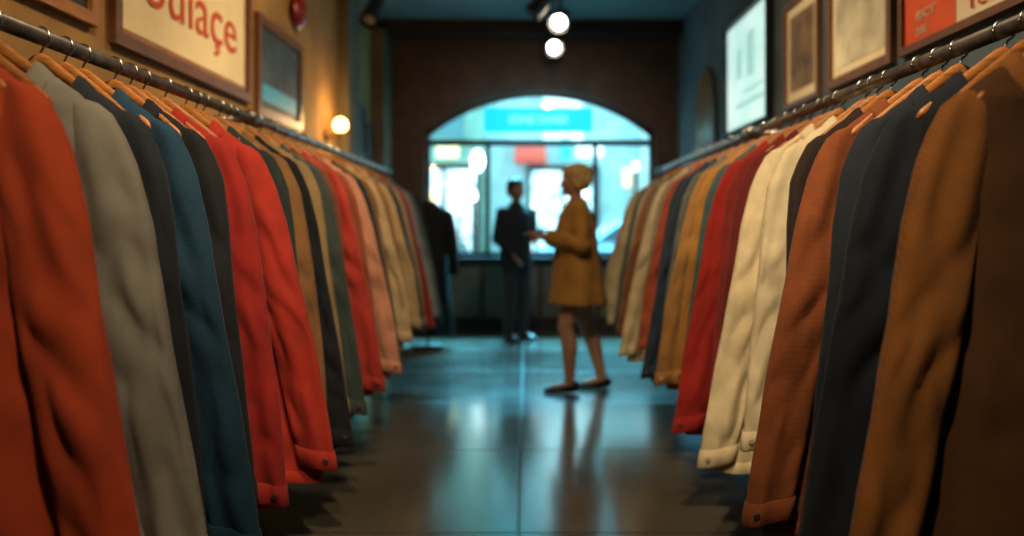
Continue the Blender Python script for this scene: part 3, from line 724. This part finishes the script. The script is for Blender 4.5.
lamp(-1.04, 17.2, 2.65, .14, 9); lamp(1.2, 16.5, 1.95, .08, 3); lamp(-1.9, 16.8, 1.9, .10, 3, 'ffd08a'); lamp(2.3, 16.8, 2.5, .07, 2.5); lamp(-1.05, 16.0, 1.85, .07, 4); lamp(-1.35, 16.4, 1.6, .07, 3, 'ffdca0'); lamp(.2, 16.2, 1.7, .06, 3)
def car(x, y, col, label):
    e = empty('car', (x, y, -.02), label, 'car')
    prof = [(-2.1, .35), (-2.12, .7), (-1.95, .86), (-1.2, .98), (-.6, 1.38), (.75, 1.42), (1.45, 1.05), (2.05, .95), (2.15, .7), (2.1, .35)]
    bm = bmesh.new(); rows = []
    for yy in (-.85, -.8, .8, .85):
        rows.append([bm.verts.new((px, (yy*(.82 if pz > 1.1 else 1)), pz)) for px, pz in prof])
    for a, c in zip(rows, rows[1:]):
        for i in range(len(prof)): j = (i+1) % len(prof); bm.faces.new((a[i], a[j], c[j], c[i]))
    bm.faces.new(rows[0]); bm.faces.new(rows[-1][::-1])
    obj('car_body', bm2me(bm, 'cb'), surf('car_paint', col, .25, var=.05), e, smooth=False)
    bm = bmesh.new()
    for pl in ([(-1.05, 1.0), (-.58, 1.32), (.05, 1.35), (.05, 1.0)], [(.12, 1.0), (.12, 1.35), (.7, 1.35), (1.25, 1.05)]):
        a = [bm.verts.new((px, -.868 if pz < 1.1 else -.72, pz)) for px, pz in pl]; bm.faces.new(a)
    obj('side_window', bm2me(bm, 'sw'), surf('car_glass', '1c2a30', .1), e, smooth=False)
    for wx in (-1.35, 1.35):
        for wy in (-.88, .72):
            bm = bmesh.new(); tube(bm, [(wx, wy, .33), (wx, wy+.16, .33)], .33, ref=(0, 0, 1), seg=28); obj('wheel', bm2me(bm, 'w'), m_black, e)
    for wx in (-2.1, 2.1):
        bm = bmesh.new(); ell(bm, (wx*.99, -.65, .75), .06, .12, .07, 12); obj('car_light', bm2me(bm, 'h'), emis('car_light', 'fff0d0', 8), e)
car(2.2, 14.0, 'a4c8d8', 'pale blue parked car outside the window')
car(-3.2, 14.3, '30353c', 'dark parked car outside the window')

# ------------------------------------------------------------------ lights
W = bpy.data.worlds.new('world'); S.world = W; W.use_nodes = True
bg = W.node_tree.nodes['Background']; bg.inputs[0].default_value = (.44, .86, .97, 1); bg.inputs[1].default_value = 2.9
def light(kind, loc, aim, e, col, size=.5, sy=None, spot_=None):
    l = bpy.data.lights.new('scene_light', kind); l.energy = e; l.color = col
    if kind == 'AREA':
        l.size = size
        if sy: l.shape = 'RECTANGLE'; l.size_y = sy
    else: l.shadow_soft_size = size
    if spot_: l.spot_size = math.radians(spot_); l.spot_blend = .7
    o = bpy.data.objects.new('scene_light', l); COL.objects.link(o); o.location = loc
    o.rotation_euler = (Vector(aim)-Vector(loc)).to_track_quat('-Z', 'Y').to_euler(); return o
light('AREA', (.15, 12.2, 4.6), (.15, 7.2, 0), 3400, (.13, .68, 1), 3.0, 1.2)  # unseen area light added outside above the window, stands in for skylight
warm = (1, .76, .50)
light('SPOT', (.25, .25, 3.4), (-1.15, 1.85, 1.35), 200, warm, .05, spot_=52)
light('SPOT', (-.25, .25, 3.4), (1.15, 1.85, 1.35), 210, warm, .05, spot_=52)
light('SPOT', (.1, 1.3, 3.5), (-1.1, 2.9, 1.35), 250, warm, .05, spot_=50)
light('SPOT', (-.1, 1.3, 3.5), (1.1, 2.9, 1.35), 250, warm, .05, spot_=50)
light('SPOT', (.2, 3.0, 3.5), (-1.1, 4.6, 1.35), 190, warm, .07, spot_=55)
light('SPOT', (-.2, 3.0, 3.5), (1.1, 4.6, 1.35), 190, warm, .07, spot_=55)
light('SPOT', (.0, 3.8, 3.5), (.4, 6.0, 1.35), 80, warm, .12, spot_=34)  # added fill spot without a fixture, brightens the woman
light('SPOT', (-.2, 4.4, 3.4), (-1.7, 4.6, 2.5), 115, (1, .70, .38), .1, spot_=110)
light('SPOT', (.3, 4.2, 3.4), (1.8, 4.3, 2.5), 95, (1, .78, .54), .1, spot_=110)
light('SPOT', (.32, 7.30, 3.0), (.2, 9.4, 1.4), 45, (1, .84, .66), .06, spot_=110)
light('POINT', (XL+.26, sy, sz+.02), (0, 0, 0), 16, (1, .58, .22), .06)

# ------------------------------------------------------------------ camera
cam = bpy.data.cameras.new('camera'); co = bpy.data.objects.new('camera', cam); COL.objects.link(co)
co.location = (0, 0, 1.25); co.rotation_euler = (math.pi/2, 0, 0)
cam.sensor_width = 36; cam.lens = 36*800/1024
cam.shift_x = -14/1024; cam.shift_y = -43/1024
cam.dof.use_dof = True; cam.dof.focus_distance = 2.15; cam.dof.aperture_fstop = 1.15
cam.clip_start = .05
S.camera = co
S.view_settings.view_transform = 'Standard'
